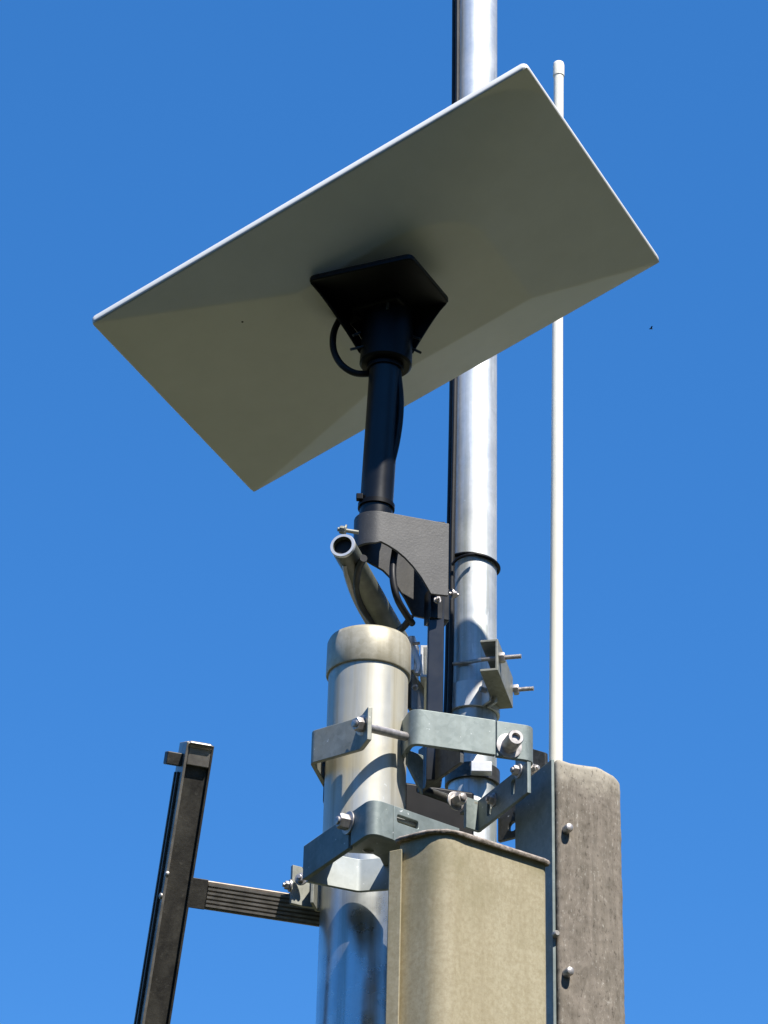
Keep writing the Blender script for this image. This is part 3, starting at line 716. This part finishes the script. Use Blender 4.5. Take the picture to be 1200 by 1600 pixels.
# the opposite jaw left of the tube
cj = thing('channel_bracket', 'bright bent channel piece wedged between post cap and black tube', 'bracket', at(655, 1060, 2.52))
jp = at(657, 1008, 2.52); jz1 = jp[2]; jz0 = at(657, 1058, 2.52)[2]; jm = (jz1 + jz0) / 2; hJ = jz1 - jz0
vs = []; secj = [(0, hJ / 2), (0, -hJ / 2), (.014, -hJ / 2), (.014, -hJ / 2 + .003), (.003, -hJ / 2 + .003), (.003, hJ / 2 - .003), (.014, hJ / 2 - .003), (.014, hJ / 2)]
m = MB(); bj = v3(jp[0], jp[1], jm); cdj = unit(v3(.05, 1, 0)); cnj = v3(cdj[1], -cdj[0], 0)
vs = [bj + cnj * a + ZA * b + cdj * l for l in (0, .09) for a, b in secj]
m.add(vs, [[i, (i + 1) % k, k + (i + 1) % k, k + i] for i in range(k)] + [[0, 1, 4, 5], [1, 2, 3, 4], [5, 6, 7, 0], [k + 0, k + 5, k + 4, k + 1], [k + 1, k + 4, k + 3, k + 2], [k + 5, k + 0, k + 7, k + 6]])
m.build('channel', M['bright_zinc'], cj, .0006)
MB().ribbon([at(640, 1000, 2.50), at(646, 1000, 2.50), at(653, 1010, 2.525)], at(642, 994, 2.50)[2], at(645, 1048, 2.50)[2], .003).build('saddle', M['bright_zinc'], cj, .0006)
MB().path([at(642, 996, 2.50), at(643, 1008, 2.50), at(650, 1024, 2.50), at(655, 1042, 2.50), at(652, 1054, 2.50)], .0035, 8).build('hook', M['bright_zinc'], cj)
MB().cyl(at(644, 1006, 2.495), at(656, 1005, 2.495), .0016, 10).build('stud', M['bolt_steel'], cj)
MB().ribbon([at(640, 1070, 2.50), at(660, 1070, 2.545)], at(650, 1058, 2.52)[2], at(650, 1106, 2.52)[2] - .01, .004).build('foot_plate', M['dark_zinc'], cj, .0006)
bolt(cj, at(650, 1076, 2.50), v3(-.3, -1, 0), .0032, .003, washer=False)

# ================================================================== beige housing
BY = 2.215
zl = at(692, 1290, BY)[2]                                    # top edge of the rim at the near corner
Bc = at(693, 1290, BY)
Bl = at_z(611, 1311, zl); Br = at_z(863, 1346, zl)
dL, dR = unit((Bl - Bc) * v3(1, 1, 0)), unit((Br - Bc) * v3(1, 1, 0))
lenL, lenR = np.linalg.norm((Bl - Bc)[:2]), np.linalg.norm((Br - Bc)[:2])
house = thing('beige_box', 'tall beige weathered rounded box column standing right in front of the post', 'box', v3(Bc[0], Bc[1], zl))
def box_plan(off, r):
    """rounded corner plan of the housing, offset outwards by off"""
    c = Bc * v3(1, 1, 0) - (dL + dR) * off
    a = c + dL * (lenL + off); b = c + dR * (lenR + off); far_l = a + dR * (lenR * .5); far_r = b + dL * (lenL * .9)
    def rc(p, q, s, r, n=8):
        d1, d2 = unit(p - q), unit(s - q); return [(1 - u) ** 2 * (q + d1 * r) + 2 * u * (1 - u) * q + u * u * (q + d2 * r) for u in [i / n for i in range(n + 1)]]
    d = b + dL * (lenL * 1.0)
    d = a + dR * lenR
    return rc(d, a, c, min(r, .012)) + rc(a, c, b, r, 12) + rc(c, b, d, .008) + rc(b, d, a, .008)
def prism(plan, z0, z1, top=True):
    n = len(plan); vs = [v3(p[0], p[1], z0) for p in plan] + [v3(p[0], p[1], z1) for p in plan]
    fs = [[i, (i + 1) % n, n + (i + 1) % n, n + i] for i in range(n)] + [list(range(n))[::-1]] + ([[n + i for i in range(n)]] if top else [])
    return MB().add(vs, fs)
rim_h = .0032
prism(box_plan(-.0036, .018), 0, zl - rim_h + .0005).build('body', M['beige'], house, smooth=40)
m = MB(); rings = []
rnd = random.Random(3)
for (off, z) in ((-.003, zl - rim_h), (.0006, zl - rim_h - .0006), (.0018, zl - rim_h * .6), (.0016, zl - .0012), (0.0, zl + .0004), (-.005, zl)):
    pl = box_plan(off, .026)
    rings.append([v3(p[0], p[1], z + rnd.uniform(-.0003, .0003)) for p in pl])
loft(rings).build('rim', M['flaking_rim'], house, smooth=60)
# separate edge strip at the left
fl_c = Bc + dL * (lenL - .004)
stl = at_z(612, 1325, zl); 
s0 = Bc * v3(1, 1, 0) + dL * (lenL - .016); s1 = Bc * v3(1, 1, 0) + dL * (lenL + .0005)
nL = v3(dL[1], -dL[0], 0); nL = nL if nL[1] < 0 else -nL
es = at_z(612, 1316, zl); es1 = at_z(625, 1315, zl); es1[1] = es[1] - .004
MB().ribbon([es1 + v3(.002, .018, 0), es1 + v3(0, -.010, 0), es + v3(0, -.010, 0), es + v3(.004, .02, 0)], zl - rim_h - .0095, 0, .004).build('edge_strip', M['beige'], house, .001)

# ================================================================== weathered column at the right
CY = 2.42
Cc = at(870, 1184, CY); zc_ = Cc[2]
Cr = at_z(982, 1208, zc_); Cl = at_z(832, 1239, zc_)
cR = unit((Cr - Cc) * v3(1, 1, 0)); cL = v3(-cR[1], cR[0], 0)
wR = np.linalg.norm((Cr - Cc)[:2]) - .001; wL = abs(np.dot(Cl - Cc, cL))
col_ = thing('weathered_column', 'rough lichen stained grey column at the right with screws', 'column', v3(Cc[0], Cc[1], zc_))
def sample_line(p, q, n): return [p + (q - p) * i / n for i in range(n)]
c0 = Cc * v3(1, 1, 0); a_ = c0 + cR * wR; b_ = a_ + cL * wL; d_ = c0 + cL * wL
rcor = .024
def arc(q, d1, d2, r, n): return [(1 - u) ** 2 * (q + d1 * r) + 2 * u * (1 - u) * q + u * u * (q + d2 * r) for u in [i / n for i in range(n + 1)]]
rcor2 = .004
outline = sample_line(c0 + cR * rcor2, a_ - cR * rcor, 26) + arc(a_, -cR, cL, rcor, 18) + sample_line(a_ + cL * (rcor + .002), b_ - cL * .006, 14) + arc(b_, -cL, -cR, .005, 3) + sample_line(b_ - cR * .007, d_ + cR * .006, 12) + arc(d_, cR, -cL, .004, 3) + sample_line(d_ - cL * .005, c0 + cL * rcor2, 14) + arc(c0, cL, cR, rcor2, 3)[:-1]
cenC = (c0 + b_) / 2
zs_ = [zc_ - .0016 * i for i in range(260)] + [zc_ - .416 - i * .15 for i in range(1, 12)] + [0.0]
zs_ = [z for z in zs_ if z >= 0]
rnd = np.random.RandomState(5)
def smooth2(a, k):
    for _ in range(k):
        a = (a + np.roll(a, 1, 0) + np.roll(a, -1, 0) + np.roll(a, 1, 1) + np.roll(a, -1, 1)) / 5
    return a
nz, no = len(zs_), len(outline)
h1 = smooth2(rnd.normal(0, 1, (nz, no)), 1); h2 = smooth2(rnd.normal(0, 1, (nz, no)), 8); h3 = smooth2(rnd.normal(0, 1, (nz, no)), 40)
H = .00008 * h1 / h1.std() + .00012 * h2 / h2.std() + .00018 * h3 / h3.std()
outn = []
for i in range(no):
    t_ = outline[(i + 1) % no] - outline[i - 1]; q = unit(v3(t_[1], -t_[0], 0)); 
    if np.dot(q, outline[i] - cenC) < 0: q = -q
    outn.append(q)
vs = []
for j, z in enumerate(zs_):
    for i in range(no):
        p = outline[i] + outn[i] * (H[j, i] - (.0015 if j == 0 else (.0004 if j == 1 else 0)))
        dz = 0
        if j < 30:                                         # chipped, uneven top: falls away towards the right
            u = np.dot(p - c0, cR) / wR; dz = -(.004 * max(0, u - .1) + .010 * max(0, u - .62) ** 1.2 + .0012 * math.sin(u * 9) + .0008 * h2[0, i] / h2.std()) * (1 - j / 30)
        vs.append(v3(p[0], p[1], z + dz))
fs = [[j * no + i, j * no + (i + 1) % no, (j + 1) * no + (i + 1) % no, (j + 1) * no + i] for j in range(nz - 1) for i in range(no)] + [list(range(no))[::-1], [(nz - 1) * no + i for i in range(no)]]
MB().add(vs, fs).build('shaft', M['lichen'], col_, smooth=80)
# metal cheek on the left face
zk = zc_ - .001
ck0 = c0 - cR * .0026 + cL * .003; 
MB().ribbon([ck0, ck0 + cL * (wL - .006)], zk, 0, .0032).build('cheek_plate', M['clamp_zinc'], col_, .0006)
fN = -cL
for (x, y) in ((884, 1297), (885, 1521)):
    q = on_plane(x, y, c0, fN); MB().lathe(q - fN * .002, fN, [(0, .0042), (.0085, .0042), (.0105, .0034), (.0112, .002)], 16).build('screw', M['bolt_steel'], col_)
q = on_plane(868, 1460, c0, fN); MB().lathe(q - fN * .002, fN, [(0, .003), (.0050, .003), (.006, .002)], 14).build('screw', M['worn_aluminium'], col_)

# ================================================================== ladder leaning from behind
LYr = 2.43
lr = unit(v3(.945, .33, 0)); lt = v3(.33, -.945, 0)
LA = math.radians(22)
ldir = unit(ZA * math.cos(LA) + lt * math.sin(LA)); lface = unit(lt * math.cos(LA) - ZA * math.sin(LA))   # lface looks down at the camera
Lp = at(277, 1395, LYr)                                       # a point on the near rail's face, mid-width
ltop_l = np.dot(at(314, 1163, LYr - .05) - Lp, ldir)
ltop = np.dot(on_plane(315, 1159, Lp, lface) - Lp, ldir)
lad = thing('ladder', 'grimy aluminium ladder with a ribbed rung leaning at the left behind the post', 'ladder', Lp - ldir * (Lp[2] / ldir[2]))
lbot = -Lp[2] / ldir[2] + .02
RWd, RDp, RT_ = .0215, .028, .0026
def rail(off):
    o = Lp + lr * off; m = MB()
    def bar(x0, x1, d0, d1, t0, t1):                          # x along the rung, d depth behind the face, t along the rail
        c = o + lr * (x0 + x1) / 2 - lface * (d0 + d1) / 2 + ldir * (t0 + t1) / 2
        m.box(c, lr, lface, ldir, abs(x1 - x0), abs(d1 - d0), t1 - t0)
    w = RWd / 2
    bar(-w, w, .003, .003 + RT_, lbot, ltop - .004)           # recessed web facing the camera
    bar(w, w + .0022, 0, RDp, lbot, ltop - .002)              # inner lip
    bar(-w - .0052, -w - .003, .008, .012, lbot, ltop - .03)  # rib on the outer cheek
    bar(-w - .0048, -w - .003, .019, .023, lbot, ltop - .03)
    return m
for k, off in enumerate((0, .40)):
    r_ = rail(off).build('rail', M['grimy'], lad, .0006)
    o = Lp + lr * off; w = RWd / 2
    MB().box(o - lr * (w + .0014) - lface * (RDp / 2 - .0005) + ldir * (lbot + ltop - .002) / 2, lr, lface, ldir, .0026, RDp, ltop - .002 - lbot).build('flange', M['worn_aluminium'], r_, .0005)
    m = MB().box(o + ldir * (ltop - .004) - lface * .0125, lr, lface, ldir, RWd + .003, .030, .007); m.build('end_cap', M['worn_aluminium'], r_, .0035)
# rounded bright lip and peg at the top of the near rail
m = MB().box(Lp + ldir * (ltop - .013) - lface * .0012, lr, lface, ldir, RWd - .0004, .003, .020); m.build('end_tab', M['worn_aluminium'], lad, .001)
pz = Lp + ldir * (ltop - .019) - lface * .012 - lr * (RWd / 2 + .0025)
MB().box(pz - lr * .0075, lr, lface, ldir, .015, .012, .012).build('peg', M['grimy'], lad, .001)
# rungs: flat-topped tube with a ribbed face
ru = np.dot(at(297, 1395, LYr) - Lp, ldir) + .0005
def rung(t):
    c = Lp + ldir * t - lface * .017; m = MB(); x0, x1 = RWd / 2 + .002, .40 - RWd / 2 - .002
    m.box(c + lr * (x0 + x1) / 2, lr, lface, ldir, x1 - x0, .026, .0265)
    return m
for k in range(9):
    t = ru - .28 * k
    if t < lbot + .1: break
    r_ = rung(t).build('rung', M['brown_rung'], lad, .0015)
    c = Lp + ldir * t - lface * .0035; x0, x1 = RWd / 2 + .018, .40 - RWd / 2 - .018
    for j in range(6):
        MB().box(c + lr * (x0 + x1) / 2 + ldir * (-.0095 + .0038 * j) + lface * .0006, lr, lface, ldir, x1 - x0, .0016, .0021).build('rib', M['worn_aluminium'], r_)
    MB().box(c + lr * (RWd / 2 + .0095), lr, lface, ldir, .0155, .003, .0275).build('sleeve', M['grimy'], r_, .0006)
for (x, y) in ((261, 1366), (252, 1400)):
    q = on_plane(x, y, Lp - lr * (RWd / 2 + .003), lr); MB().lathe(q + lr * .001, -lr, [(0, .003), (.002, .003), (.003, .0016)], 12).build('rivet', M['worn_aluminium'], lad)

# ================================================================== far bird
b0 = at(1017, 514, 60.0)
m = MB(); m.lathe(b0 - v3(.05, 0, 0), v3(1, 0, .15), [(0, .004), (.03, .014), (.07, .012), (.1, .003)], 8)
m.add([b0 + v3(-.02, 0, .0), b0 + v3(.02, 0, .004), b0 + v3(.04, -.09, .03), b0 + v3(.0, -.08, .03)], [[0, 1, 2, 3]])
m.add([b0 + v3(-.02, 0, .0), b0 + v3(.02, 0, .004), b0 + v3(.06, .09, .045), b0 + v3(.03, .09, .045)], [[0, 1, 2, 3]])
bo = m.build('bird', M['black_plastic']); tag(bo, 'tiny dark bird far off in the blue sky', 'bird')

for o in bpy.data.objects:
    if '_base' in o: del o['_base']
